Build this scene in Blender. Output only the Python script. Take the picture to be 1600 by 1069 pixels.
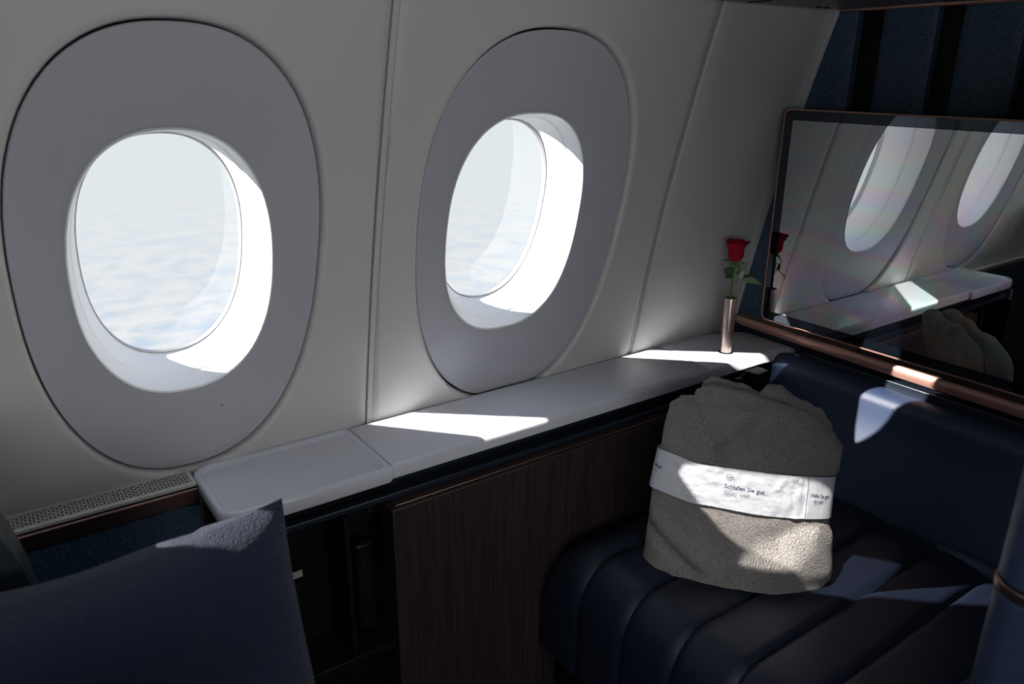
import bpy, bmesh, math, random
from mathutils import Vector, Matrix, noise
random.seed(7)
for o in list(bpy.data.objects): bpy.data.objects.remove(o)
C = 1.25                                  # camera height; every z below is given relative to the camera
R = math.radians
scn = bpy.context.scene
# ------------------------------------------------------------------ camera
F, PIT, YAW, ROLL = 1220., R(19.2), R(54.6), R(0.4)
fw = Vector((math.cos(YAW)*math.cos(PIT), math.sin(YAW)*math.cos(PIT), -math.sin(PIT)))
rt = Vector((math.sin(YAW), -math.cos(YAW), 0)); up = rt.cross(fw)
RR = rt*math.cos(ROLL)+up*math.sin(ROLL); UU = up*math.cos(ROLL)-rt*math.sin(ROLL)
cam_d = bpy.data.cameras.new('camera'); cam = bpy.data.objects.new('camera', cam_d)
scn.collection.objects.link(cam); scn.camera = cam
cam.matrix_world = Matrix(((RR.x, UU.x, -fw.x, 0), (RR.y, UU.y, -fw.y, 0), (RR.z, UU.z, -fw.z, C), (0, 0, 0, 1)))
cam_d.sensor_width = 36; cam_d.lens = F/1600*36; cam_d.clip_start = .02; cam_d.clip_end = 500
cam_d.dof.use_dof = True; cam_d.dof.focus_distance = 1.6; cam_d.dof.aperture_fstop = 5.0
# ------------------------------------------------------------------ view
vs = scn.view_settings; vs.view_transform = 'Standard'; vs.look = 'None'; vs.gamma = 1; vs.use_curve_mapping = False
vs.exposure = 0.0
# ------------------------------------------------------------------ world: bright haze over a deck of clouds
W = bpy.data.worlds.new('sky'); scn.world = W; W.use_nodes = True
nt = W.node_tree; N = nt.nodes; L = nt.links; N.clear()
def nd(tree, t, **k):
    n = tree.nodes.new(t)
    for a, b in k.items():
        if a in n.inputs.keys(): n.inputs[a].default_value = b
        else: setattr(n, a, b)
    return n
tc = nd(nt, 'ShaderNodeTexCoord'); sp = nd(nt, 'ShaderNodeSeparateXYZ'); L.new(tc.outputs['Generated'], sp.inputs[0])
mz = nd(nt, 'ShaderNodeMath', operation='MAXIMUM'); ng = nd(nt, 'ShaderNodeMath', operation='MULTIPLY'); ng.inputs[1].default_value = -1
L.new(sp.outputs[2], ng.inputs[0]); L.new(ng.outputs[0], mz.inputs[0]); mz.inputs[1].default_value = .03
dx = nd(nt, 'ShaderNodeMath', operation='DIVIDE'); dy = nd(nt, 'ShaderNodeMath', operation='DIVIDE')
L.new(sp.outputs[0], dx.inputs[0]); L.new(mz.outputs[0], dx.inputs[1]); L.new(sp.outputs[1], dy.inputs[0]); L.new(mz.outputs[0], dy.inputs[1])
cb = nd(nt, 'ShaderNodeCombineXYZ'); L.new(dx.outputs[0], cb.inputs[0]); L.new(dy.outputs[0], cb.inputs[1])
nz = nd(nt, 'ShaderNodeTexNoise', Scale=6.0, Detail=4.0, Roughness=.55, Distortion=.4); L.new(cb.outputs[0], nz.inputs['Vector'])
rp = nd(nt, 'ShaderNodeValToRGB'); L.new(nz.outputs['Fac'], rp.inputs[0])
e = rp.color_ramp.elements; e[0].position = .34; e[0].color = (.48, .66, .86, 1); e[1].position = .58; e[1].color = (.90, .915, .92, 1)
gr = nd(nt, 'ShaderNodeValToRGB'); mr = nd(nt, 'ShaderNodeMapRange'); L.new(sp.outputs[2], mr.inputs[0])
mr.inputs[1].default_value = -.3; mr.inputs[2].default_value = .3; L.new(mr.outputs[0], gr.inputs[0])
e = gr.color_ramp.elements; e[0].position = .0; e[0].color = (.86, .88, .89, 1); e[1].position = 1; e[1].color = (.45, .62, .85, 1)
q = gr.color_ramp.elements.new(.45); q.color = (.80, .86, .88, 1)
fm = nd(nt, 'ShaderNodeMapRange'); L.new(sp.outputs[2], fm.inputs[0])
fm.inputs[1].default_value = -.13; fm.inputs[2].default_value = -.34; fm.inputs[3].default_value = 0; fm.inputs[4].default_value = .8
mx = nd(nt, 'ShaderNodeMix', data_type='RGBA'); L.new(fm.outputs[0], mx.inputs[0]); L.new(gr.outputs[0], mx.inputs[6]); L.new(rp.outputs[0], mx.inputs[7])
bg = nd(nt, 'ShaderNodeBackground', Strength=1.0); L.new(mx.outputs[2], bg.inputs[0]); wo = nd(nt, 'ShaderNodeOutputWorld'); L.new(bg.outputs[0], wo.inputs[0])
# ------------------------------------------------------------------ lights
def light(name, kind, loc, direction, energy, color=(1, 1, 1), **k):
    l = bpy.data.lights.new(name, kind); l.energy = energy; l.color = color
    for a, b in k.items(): setattr(l, a, b)
    o = bpy.data.objects.new(name, l); scn.collection.objects.link(o); o.location = (loc[0], loc[1], loc[2]+C)
    o.rotation_euler = Vector(direction).to_track_quat('-Z', 'Y').to_euler(); return o
SAZ, SEL = 36.5, 22
sdir = Vector((math.cos(R(SAZ))*math.cos(R(SEL)), -math.sin(R(SAZ))*math.cos(R(SEL)), -math.sin(R(SEL))))
light('sun', 'SUN', (-4, 4, 3), sdir, 12.5, (1, .95, .88), angle=R(.5))
# added fills for opposite-window daylight and the low wall, then the soft ceiling wash
light('cabin_fill', 'AREA', (-.7, -1.2, -.05), (.45, 1, -.05), 9.5, (.95, .97, 1), shape='RECTANGLE', size=1.4, size_y=.5)
light('wall_fill', 'AREA', (.45, -.7, -.3), (-.3, 1, .0), 3.4, (1, .98, .95), shape='RECTANGLE', size=.6, size_y=.4)  # unseen lamp added to brighten the lower wall
light('ceiling_wash', 'AREA', (.5, .15, .85), (0, .35, -1), 8.5, (.93, .95, 1), shape='RECTANGLE', size=1.4, size_y=.5)
# ------------------------------------------------------------------ materials
MATS = {}
def principled(name, col, rough=.5, metal=0, bump=None, spec=.5, sheen=0, coat=0, vary=None):
    if name in MATS: return MATS[name]
    m = bpy.data.materials.new(name); m.use_nodes = True; t = m.node_tree; b = t.nodes['Principled BSDF']
    b.inputs['Base Color'].default_value = (*col, 1); b.inputs['Roughness'].default_value = rough; b.inputs['Metallic'].default_value = metal
    b.inputs['Specular IOR Level'].default_value = spec; b.inputs['Sheen Weight'].default_value = sheen; b.inputs['Coat Weight'].default_value = coat
    co = t.nodes.new('ShaderNodeTexCoord')
    if vary:                                    # (scale vector, colour 2, noise scale)
        mp = t.nodes.new('ShaderNodeMapping'); mp.inputs['Scale'].default_value = vary[0]; t.links.new(co.outputs['Object'], mp.inputs[0])
        n = nd(t, 'ShaderNodeTexNoise', Scale=vary[2], Detail=6.0, Roughness=.6); t.links.new(mp.outputs[0], n.inputs['Vector'])
        r = t.nodes.new('ShaderNodeValToRGB'); t.links.new(n.outputs['Fac'], r.inputs[0])
        r.color_ramp.elements[0].position = .38; r.color_ramp.elements[0].color = (*vary[1], 1)
        r.color_ramp.elements[1].position = .62; r.color_ramp.elements[1].color = (*col, 1); t.links.new(r.outputs[0], b.inputs['Base Color'])
    if bump:                                    # (kind, scale, strength, distance)
        if bump[0] == 'noise': n = nd(t, 'ShaderNodeTexNoise', Scale=bump[1], Detail=4.0, Roughness=.6); out = n.outputs['Fac']
        else: n = nd(t, 'ShaderNodeTexVoronoi', Scale=bump[1]); out = n.outputs['Distance']
        t.links.new(co.outputs['Object'], n.inputs['Vector'])
        bp = t.nodes.new('ShaderNodeBump'); bp.inputs['Strength'].default_value = bump[2]; bp.inputs['Distance'].default_value = bump[3]
        t.links.new(out, bp.inputs['Height']); t.links.new(bp.outputs[0], b.inputs['Normal'])
    MATS[name] = m; return m
PANEL = principled('wall_panel_plastic', (.60, .595, .58), .55, bump=('noise', 900, .06, .0004))
BEZEL = principled('bezel_plastic', (.475, .487, .53), .5, bump=('noise', 900, .05, .0004))
REVEAL = principled('reveal_plastic', (.80, .805, .825), .35)
SEAL = principled('seal_rubber', (.40, .40, .41), .45)
STRIP = principled('joint_strip', (.42, .42, .42), .6)
WORKTOP = principled('white_worktop', (.73, .75, .83), .22, spec=.5, coat=.2)
COPPER = principled('brushed_copper', (.60, .33, .265), .45, metal=.55, bump=('noise', 700, .05, .0003))
BROWNCOPPER = principled('dark_copper', (.30, .19, .17), .4, metal=1)
STEEL = principled('champagne_steel', (.72, .60, .54), .33, metal=1)
NAVYHARD = principled('navy_plastic', (.012, .019, .034), .35, bump=('noise', 600, .1, .0005))
BLACK = principled('black_plastic', (.004, .005, .006), .55, spec=.25)
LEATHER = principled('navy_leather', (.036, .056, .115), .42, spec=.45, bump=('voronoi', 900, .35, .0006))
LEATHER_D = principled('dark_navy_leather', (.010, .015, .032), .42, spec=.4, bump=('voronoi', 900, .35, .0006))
PILLOWM = principled('navy_wool', (.007, .014, .046), .9, sheen=.12)
FLEECE = principled('grey_fleece', (.42, .39, .37), .95, sheen=.35, bump=('noise', 330, 1.0, .007), vary=((1, 1, 1), (.27, .25, .235), 300))
PAPER = principled('white_paper', (.74, .76, .82), .5, bump=('noise', 60, .25, .003))
INK = principled('navy_ink', (.015, .02, .09), .5)
INKG = principled('grey_ink', (.30, .31, .36), .5)
WOOD = principled('dark_rose_wood', (.042, .028, .027), .45, vary=((60, 60, 1.3), (.022, .015, .015), 4), bump=('noise', 200, .1, .0003))
CARPET = principled('dark_carpet', (.02, .022, .03), .95, bump=('noise', 300, .5, .003))
SHELL = principled('suite_shell', (.10, .10, .11), .6)
CEIL = principled('overhead_satin', (.11, .095, .095), .35, spec=.6)
LINER = principled('cabin_liner', (.45, .45, .46), .7)
PETAL = principled('red_petal', (.36, .003, .028), .8, spec=.15)
LEAF = principled('green_leaf', (.03, .10, .025), .4)
LEAFLIT = principled('lit_leaf', (.36, .42, .25), .45)  # brightly lit leaf: the light is put into its base colour
STEMM = principled('green_stem', (.10, .22, .03), .45)
CHROME = principled('chrome', (.8, .8, .82), .15, metal=1)
CARD = principled('grey_card', (.42, .42, .38), .6)
# wool weave on the pillow
t = PILLOWM.node_tree; co = t.nodes.new('ShaderNodeTexCoord'); w1 = nd(t, 'ShaderNodeTexVoronoi', Scale=430.0); t.links.new(co.outputs['Object'], w1.inputs['Vector'])
bp = t.nodes.new('ShaderNodeBump'); bp.inputs['Strength'].default_value = .9; bp.inputs['Distance'].default_value = .0025; bp.invert = True
t.links.new(w1.outputs['Distance'], bp.inputs['Height']); t.links.new(bp.outputs[0], t.nodes['Principled BSDF'].inputs['Normal'])
# sparkling navy fabric of the bulkhead
SPARK = principled('sparkling_navy_fabric', (.016, .030, .062), .5, bump=('voronoi', 1000, .4, .0007))
t = SPARK.node_tree; co = t.nodes.new('ShaderNodeTexCoord'); v = nd(t, 'ShaderNodeTexVoronoi', Scale=1000.0); t.links.new(co.outputs['Object'], v.inputs['Vector'])
r = t.nodes.new('ShaderNodeValToRGB'); t.links.new(v.outputs['Color'], r.inputs[0])
r.color_ramp.elements[0].position = .66; r.color_ramp.elements[0].color = (.020, .050, .092, 1); r.color_ramp.elements[1].position = .95; r.color_ramp.elements[1].color = (.15, .28, .37, 1)
t.links.new(r.outputs[0], t.nodes['Principled BSDF'].inputs['Base Color'])
def glossmix(name, tint, fac, rough, irid=False):
    m = bpy.data.materials.new(name); m.use_nodes = True; t = m.node_tree; t.nodes.clear()
    o = t.nodes.new('ShaderNodeOutputMaterial'); mixs = t.nodes.new('ShaderNodeMixShader'); d = nd(t, 'ShaderNodeBsdfDiffuse'); d.inputs[0].default_value = (.004, .006, .010, 1)
    g = nd(t, 'ShaderNodeBsdfGlossy'); g.inputs['Roughness'].default_value = rough; g.inputs['Color'].default_value = (*tint, 1)
    mixs.inputs[0].default_value = fac; t.links.new(d.outputs[0], mixs.inputs[1]); t.links.new(g.outputs[0], mixs.inputs[2]); t.links.new(mixs.outputs[0], o.inputs[0])
    if irid:                                    # rainbow film of the anti-glare coating
        co = t.nodes.new('ShaderNodeTexCoord'); mp = t.nodes.new('ShaderNodeMapping'); mp.inputs['Scale'].default_value = (1, 1.0, 2.4); mp.inputs['Rotation'].default_value = (R(28), 0, 0)
        t.links.new(co.outputs['Object'], mp.inputs[0]); n = nd(t, 'ShaderNodeTexNoise', Scale=3.4, Detail=1.5, Roughness=.4, Distortion=.8); t.links.new(mp.outputs[0], n.inputs['Vector'])
        r = t.nodes.new('ShaderNodeValToRGB'); t.links.new(n.outputs['Fac'], r.inputs[0]); cr = r.color_ramp
        cols = [(.30, (.86, .90, .84)), (.38, (.72, .94, .84)), (.43, (.98, .84, .72)), (.48, (.92, .72, .88)), (.53, (.72, .82, .98)), (.58, (.74, .96, .76)), (.63, (.98, .76, .84)), (.70, (.84, .86, .9))]
        cr.elements[0].position = cols[0][0]; cr.elements[0].color = (*cols[0][1], 1); cr.elements[1].position = cols[-1][0]; cr.elements[1].color = (*cols[-1][1], 1)
        for p_, c_ in cols[1:-1]: cr.elements.new(p_).color = (*c_, 1)
        sx = t.nodes.new('ShaderNodeSeparateXYZ'); t.links.new(co.outputs['Object'], sx.inputs[0]); mk = t.nodes.new('ShaderNodeMapRange'); t.links.new(sx.outputs[2], mk.inputs[0])
        mk.inputs[1].default_value = .40; mk.inputs[2].default_value = .12; mk.inputs[3].default_value = .25; mk.inputs[4].default_value = 1.0
        mm = t.nodes.new('ShaderNodeMix'); mm.data_type = 'RGBA'; t.links.new(mk.outputs[0], mm.inputs[0]); mm.inputs[6].default_value = (.84, .87, .86, 1); t.links.new(r.outputs[0], mm.inputs[7])
        t.links.new(mm.outputs[2], g.inputs['Color'])
    return m
SCREEN = glossmix('screen_glass', (.8, .85, .85), .74, .012, True)
TVBEZEL = glossmix('screen_border_glass', (.7, .8, .95), .10, .012)
PANE = bpy.data.materials.new('window_pane'); PANE.use_nodes = True; t = PANE.node_tree; t.nodes.clear()
o_ = t.nodes.new('ShaderNodeOutputMaterial'); ms = t.nodes.new('ShaderNodeMixShader'); tr = t.nodes.new('ShaderNodeBsdfTransparent'); tr.inputs[0].default_value = (.98, .99, 1, 1)
gl = t.nodes.new('ShaderNodeBsdfGlossy'); gl.inputs['Roughness'].default_value = .02; fr = nd(t, 'ShaderNodeLayerWeight', Blend=.5)
pw_ = nd(t, 'ShaderNodeMath', operation='POWER'); pw_.inputs[1].default_value = 5.0; t.links.new(fr.outputs['Facing'], pw_.inputs[0])
ad_ = nd(t, 'ShaderNodeMath', operation='MULTIPLY_ADD'); ad_.inputs[1].default_value = .9; ad_.inputs[2].default_value = .06; t.links.new(pw_.outputs[0], ad_.inputs[0])
t.links.new(ad_.outputs[0], ms.inputs[0]); t.links.new(tr.outputs[0], ms.inputs[1]); t.links.new(gl.outputs[0], ms.inputs[2]); t.links.new(ms.outputs[0], o_.inputs[0])
# ------------------------------------------------------------------ helpers
COL = scn.collection
def tag(o, label=None, cat=None, group=None, kind=None):
    if label: o['label'] = label
    if cat: o['category'] = cat
    if group: o['group'] = group
    if kind: o['kind'] = kind
    return o
def empty(name, loc, label=None, cat=None, group=None, kind=None):
    o = bpy.data.objects.new(name, None); COL.objects.link(o); o.location = (loc[0], loc[1], loc[2]+C); o.empty_display_size = .02
    return tag(o, label, cat, group, kind)
def obj(name, vf, mat, parent=None, origin=None, smooth=True, bev=0, sub=0, bseg=2):
    vv, ff = vf
    vv = [Vector(v) for v in vv]
    if origin is None:
        if parent is not None: origin = Vector(parent.matrix_basis.translation if parent.parent is None else (parent.matrix_basis.translation+parent.parent.matrix_basis.translation)) - Vector((0, 0, C))
        else:
            mn = [min(v[i] for v in vv) for i in range(3)]; mx_ = [max(v[i] for v in vv) for i in range(3)]
            origin = Vector(((mn[0]+mx_[0])/2, (mn[1]+mx_[1])/2, mn[2]))
    origin = Vector(origin)
    me = bpy.data.meshes.new(name); me.from_pydata([tuple(v-origin) for v in vv], [], ff); me.materials.append(mat)
    bm = bmesh.new(); bm.from_mesh(me); bmesh.ops.remove_doubles(bm, verts=bm.verts, dist=1e-6)
    bmesh.ops.recalc_face_normals(bm, faces=bm.faces); bm.to_mesh(me); bm.free()
    for p in me.polygons: p.use_smooth = smooth
    o = bpy.data.objects.new(name, me); COL.objects.link(o)
    if parent is not None:
        o.parent = parent
        pw = parent.matrix_basis.translation.copy(); g = parent.parent
        if g is not None: pw += g.matrix_basis.translation
        o.location = origin+Vector((0, 0, C))-pw
    else: o.location = origin+Vector((0, 0, C))
    if bev:
        b = o.modifiers.new('bevel', 'BEVEL'); b.width = bev; b.segments = bseg; b.limit_method = 'ANGLE'; b.angle_limit = R(40); b.harden_normals = False
    if sub:
        s_ = o.modifiers.new('subd', 'SUBSURF'); s_.levels = sub; s_.render_levels = sub
    if smooth and not sub:
        me.set_sharp_from_angle(angle=R(42))
    return o
def box(x0, x1, y0, y1, z0, z1):
    v = [(x, y, z) for x in (x0, x1) for y in (y0, y1) for z in (z0, z1)]
    return v, [(0, 1, 3, 2), (4, 6, 7, 5), (0, 4, 5, 1), (2, 3, 7, 6), (0, 2, 6, 4), (1, 5, 7, 3)]
def join(*vfs):
    V, Fc = [], []
    for v, f in vfs:
        b = len(V); V += list(v); Fc += [tuple(i+b for i in q) for q in f]
    return V, Fc
def loft(loops, closed=True, cap0=False, cap1=False):
    n = len(loops[0]); V = [p for l in loops for p in l]; Fc = []
    for i in range(len(loops)-1):
        for j in range(n if closed else n-1):
            k = (j+1) % n; Fc.append((i*n+j, i*n+k, (i+1)*n+k, (i+1)*n+j))
    if cap0: Fc.append(tuple(range(n-1, -1, -1)))
    if cap1: Fc.append(tuple((len(loops)-1)*n+j for j in range(n)))
    return V, Fc
def tube(pts, rad, seg=10, cap=True):
    pts = [Vector(p) for p in pts]; rr = rad if isinstance(rad, (list, tuple)) else [rad]*len(pts); loops = []
    ref = Vector((0, 0, 1))
    if abs((pts[-1]-pts[0]).normalized().z) > .9: ref = Vector((1, 0, 0))
    for i, p in enumerate(pts):
        d = (pts[min(i+1, len(pts)-1)]-pts[max(i-1, 0)]).normalized(); a = d.cross(ref).normalized(); b = d.cross(a)
        loops.append([p+(a*math.cos(2*math.pi*k/seg)+b*math.sin(2*math.pi*k/seg))*rr[i] for k in range(seg)])
    return loft(loops, True, cap, cap)
def rrect(x0, x1, y0, y1, rad, seg=8):
    """rounded rectangle; rad = 4 radii for corners (x0,y0),(x1,y0),(x1,y1),(x0,y1)"""
    if not isinstance(rad, (list, tuple)): rad = [rad]*4
    cs = [(x0, y0, 180), (x1, y0, 270), (x1, y1, 0), (x0, y1, 90)]; out = []
    for (cx, cy, a0), r_ in zip(cs, rad):
        sx = 1 if cx == x0 else -1; sy = 1 if cy == y0 else -1
        for k in range(seg+1):
            a = R(a0+90*k/seg); out.append((cx+sx*r_+r_*math.cos(a), cy+sy*r_+r_*math.sin(a)))
    return out
def prism_slab(outline, ztop, th, rnd, n=5):
    """slab with rounded upper and lower rim; outline list of (x,y) counter-clockwise"""
    P = [Vector(p) for p in outline]; m = len(P); nor = []
    for i in range(m):
        a = P[i-1]; b = P[(i+1) % m]; d = (b-a).normalized(); nor.append(Vector((d.y, -d.x)))
    loops = []
    def ring(ins, z): return [(P[i].x-nor[i].x*ins, P[i].y-nor[i].y*ins, z) for i in range(m)]
    for k in range(n+1):
        a = math.pi/2*k/n; loops.append(ring(rnd*.6*(1-math.sin(a)), ztop-th+rnd*.6*(1-math.cos(a))))
    for k in range(n+1):
        a = math.pi/2*k/n; loops.append(ring(rnd*(1-math.cos(a)), ztop-rnd+rnd*math.sin(a)))
    return loft(loops, True, True, True)
def lathe(cx, cy, prof, seg=32, cap=True):
    return loft([[(cx+r_*math.cos(2*math.pi*k/seg), cy+r_*math.sin(2*math.pi*k/seg), z) for k in range(seg)] for r_, z in prof], True, cap, cap)
def wy(z): return -0.09695209*z*z-0.29637267*z+1.03796729      # section of the side wall
# ------------------------------------------------------------------ side wall with its windows
NS = 96
def outline(p, th, s=1.0):
    xc, zc, a, b, n, sh, g = p
    c_, s_ = math.cos(th), math.sin(th)
    rr = (abs(c_)**n+abs(s_)**n)**(-1/n)
    Z = s_*rr*b*s; X = c_*rr*a*s/(1+g*Z)+sh*Z
    return xc+X, zc+Z
BZ1 = (.2344, -.269, .2008, .3249, 2.3481, .022, -.1881); BZ2 = (.8216, -.2741, .2229, .3387, 2.3968, -.0196, -.1566)
LP1 = (.2328, -.2658, .1345, .1946, 2.3033, -.0045, -.0524); LP2 = (.8088, -.2665, .1448, .2013, 2.4577, -.0173, -.0904)
PN1 = (.2396, -.2572, .1135, .1708, 2.33, .0138, -.25); PN2 = (.8300, -.2572, .1165, .1725, 2.33, .0138, -.25)
def sh(p, d): return (p[0]+d, *p[1:])
STEPX = .587
WINS = [(BZ2, LP2, PN2, .5345, 1.1595), (BZ1, LP1, PN1, -.058, .5215)]
for k in range(1, 4): WINS.append((sh(BZ1, -STEPX*k), sh(LP1, -STEPX*k), sh(PN1, -STEPX*k), -.058-STEPX*k, .5215-STEPX*k-.0))
Z0, Z1 = -.80, .125
wall = empty('wall_left', (0, 1.2, -1.25), kind='structure')
def wall_panel(bz, xl, xr):
    xc, zc = bz[0], bz[1]; corners = [math.atan2(z-zc, x-xc) for x in (xl, xr) for z in (Z0, Z1)]
    ths = [2*math.pi*k/NS for k in range(NS)]
    for c in corners:
        c %= 2*math.pi; i = min(range(NS), key=lambda i: abs(ths[i]-c)); ths[i] = c
    # bezel-edge profile: distance outwards -> offset of the surface (positive = away from the cabin)
    prof = [(-.0010, .030), (-.0010, .013), (.0000, .0060), (.0012, .0020), (.0035, -.0006), (.007, -.0016), (.012, -.0014), (.020, -.0006), (.032, 0)]
    loops = []
    for s_, off in prof:
        l = []
        for th in ths:
            x, z = outline(bz, th); x2, z2 = outline(bz, th, 1.01); d = Vector((x2-x, z2-z)).normalized()
            x += d.x*s_; z += d.y*s_; x = min(max(x, xl+.006), xr-.006); l.append((x, wy(z)+off, z))
        loops.append(l)
    last = loops[-1]; M = 16
    edge = []
    for th in ths:
        dx_, dz_ = math.cos(th), math.sin(th); t_ = 1e9
        if dx_ > 1e-9: t_ = min(t_, (xr-xc)/dx_)
        if dx_ < -1e-9: t_ = min(t_, (xl-xc)/dx_)
        if dz_ > 1e-9: t_ = min(t_, (Z1-zc)/dz_)
        if dz_ < -1e-9: t_ = min(t_, (Z0-zc)/dz_)
        edge.append((xc+dx_*t_, zc+dz_*t_))
    for m in range(1, M+1):
        t_ = m/M; l = []
        for (x, y, z), (ex, ez) in zip(last, edge):
            xx = x+(ex-x)*t_; zz = z+(ez-z)*t_; dd = min(xx-xl, xr-xx); l.append((xx, wy(zz)+(.004*max(0, 1-dd/.004)**2 if dd < .004 else 0), zz))
        loops.append(l)
    loops.append([(x+(.0 if abs(x-xl) > 1e-4 and abs(x-xr) > 1e-4 else 0), y+.012, z) for x, y, z in loops[-1]])
    return loft(loops)
for i, (bz, lp, pn, xl, xr) in enumerate(WINS):
    obj('wall_panel', wall_panel(bz, xl, xr), PANEL, wall)
# joints, the flush gasket strips between the panels
def strip(x0, x1, off0, zz0=Z0, zz1=Z1, n=24):
    loops = []
    for k in range(n+1):
        z = zz0+(zz1-zz0)*k/n; y = wy(z)+off0; loops.append([(x0, y+.01, z), (x0, y, z), (x1, y, z), (x1, y+.01, z)])
    return loft(loops, True, True, True)
obj('joint_strip', strip(.5235, .5325, .0012), PANEL, wall)
obj('joint_strip', strip(1.161, 1.1665, .004), STRIP, wall)
for k in range(1, 4): obj('joint_strip', strip(.5235-STEPX*k, .5320-STEPX*k, .0012), PANEL, wall)
# window-less end panel with a rounded rim against the bulkhead
loops = []
for k in range(33):
    z = Z0+(Z1-Z0)*k/32; y = wy(z)
    sec = [(1.1680, y+.012), (1.1680, y+.003), (1.1705, y+.0006), (1.174, y)]+[(1.174+.306*j/12, y) for j in range(1, 13)]+[(1.4845, y-.002), (1.489, y-.0035), (1.500, y-.0035), (1.5055, y-.001), (1.507, y+.004), (1.507, y+.03)]
    loops.append([(x, yy, z) for x, yy in sec])
obj('wall_panel', loft(loops, False), PANEL, wall)
obj('edge_trim', strip(1.4935, 1.5055, -.0045), principled('edge_trim_white', (.80, .80, .79), .4), wall)
# blackout backing behind the lining (the aircraft's skin) with holes where the panes are
def plane_y(z, base): return base-.24*(z+.26)
def pane_pt(p, th, s=1.0, d=0):
    x, z = outline(p, th, s); return Vector((x, plane_y(z, 1.24)+d, z))
def window(idx, bz, lp, pn):
    w = empty('window_%d' % idx, (bz[0], 1.15, lp[1]-lp[3]), kind='structure')
    T = [2*math.pi*k/NS for k in range(NS)]
    # dished bezel
    loops = []
    def bpt(th, t_, off):
        x0_, z0_ = outline(bz, th, .9865); x1_, z1_ = outline(lp, th); x = x0_+(x1_-x0_)*t_; z = z0_+(z1_-z0_)*t_
        return (x, wy(z)+off, z)
    loops.append([bpt(th, -.003, .022) for th in T]); loops.append([bpt(th, 0, .0105) for th in T]); loops.append([bpt(th, .02, .0085) for th in T])
    for m in range(1, 11): t_ = .02+.95*m/10; loops.append([bpt(th, t_, (.0085+.0110*t_)) for th in T])
    loops.append([bpt(th, .992, .0200) for th in T]); loops.append([bpt(th, 1.0, .0225) for th in T])
    obj('bezel', loft(loops), BEZEL, w)
    # reveal: bright lip, first band, step, funnel to the seal
    def rev(th, t_, s=1.0, offl=.0205):
        x, z = outline(lp, th); a = Vector((x, wy(z)+offl, z)); b = pane_pt(pn, th, 1.016, -.004)
        c_ = Vector((lp[0], 0, lp[1])); c2 = Vector((pn[0], 0, pn[1])); p = a.lerp(b, t_); cc = c_.lerp(c2, t_)
        return Vector((cc.x+(p.x-cc.x)*s, p.y, cc.z+(p.z-cc.z)*s))
    loops = [[rev(th, 0, 1.004, .0195) for th in T], [rev(th, 0, 1.0, .0185) for th in T], [rev(th, .01, .988, .0185) for th in T], [rev(th, .03, .983) for th in T]]
    obj('reveal_lip', loft(loops), REVEAL, w)
    loops = [[rev(th, .03, .983) for th in T]]+[[rev(th, .03+.33*m/5, .983+.005*m/5) for th in T] for m in range(1, 6)]
    obj('reveal_band', loft(loops), REVEAL, w)
    loops = [[rev(th, .36, .988) for th in T], [rev(th, .37, .983) for th in T]]+[[rev(th, .365+.635*m/8, (.983+.017*m/8)) for th in T] for m in range(1, 9)]
    obj('reveal_funnel', loft(loops), REVEAL, w)
    loops = [[pane_pt(pn, th, 1.03, -.003) for th in T], [pane_pt(pn, th, 1.006, -.0045) for th in T], [pane_pt(pn, th, 1.0, -.002) for th in T], [pane_pt(pn, th, 1.0, .008) for th in T], [pane_pt(pn, th, 1.09, .008) for th in T]]
    obj('seal', loft(loops), SEAL, w)
    obj('pane', ([pane_pt(pn, th, 1.001, .004) for th in T], [tuple(range(NS))]), PANE, w, smooth=False)
    # outer shell ring so that no daylight leaks behind the lining
    loops = [[pane_pt(pn, th, 1.02, .009) for th in T], [pane_pt(pn, th, 1.35, .009) for th in T]]
    x_, z_ = outline(bz, math.radians(-86), .72)
    loops2 = [[(bz[0]+.045+.0012*s_*math.cos(a), wy(-.5)+.0125-.0006, -.497+.0012*s_*math.sin(a)) for a in [2*math.pi*k/10 for k in range(10)]] for s_ in (1, .3)]
    obj('screw_hole', loft(loops2, True, False, True), BLACK, w)
for i, (bz, lp, pn, xl, xr) in enumerate(WINS): window(i+1, bz, lp, pn)
# outer skin with holes
def skin():
    V, Fc = [], []
    for (bz, lp, pn, xl, xr) in WINS:
        xl2 = pn[0]-.2935 if bz is not BZ2 else .5325; xr2 = (pn[0]+.2935) if bz is not BZ2 else 1.7
        T = [2*math.pi*k/NS for k in range(NS)]; a = [pane_pt(pn, th, 1.045, .007) for th in T]; b = []
        for th in T:
            dx_, dz_ = math.cos(th), math.sin(th); t_ = 1e9
            if dx_ > 1e-9: t_ = min(t_, (xr2-pn[0])/dx_)
            if dx_ < -1e-9: t_ = min(t_, (xl2-pn[0])/dx_)
            if dz_ > 1e-9: t_ = min(t_, (.5-pn[1])/dz_)
            if dz_ < -1e-9: t_ = min(t_, (-1.25-pn[1])/dz_)
            b.append(Vector((pn[0]+dx_*t_, plane_y(pn[1]+dz_*t_, 1.247), pn[1]+dz_*t_)))
        v, f = loft([a, b]); n0 = len(V); V += v; Fc += [tuple(q+n0 for q in ff) for ff in f]
    return V, Fc
obj('outer_skin', skin(), SHELL, wall)
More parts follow.
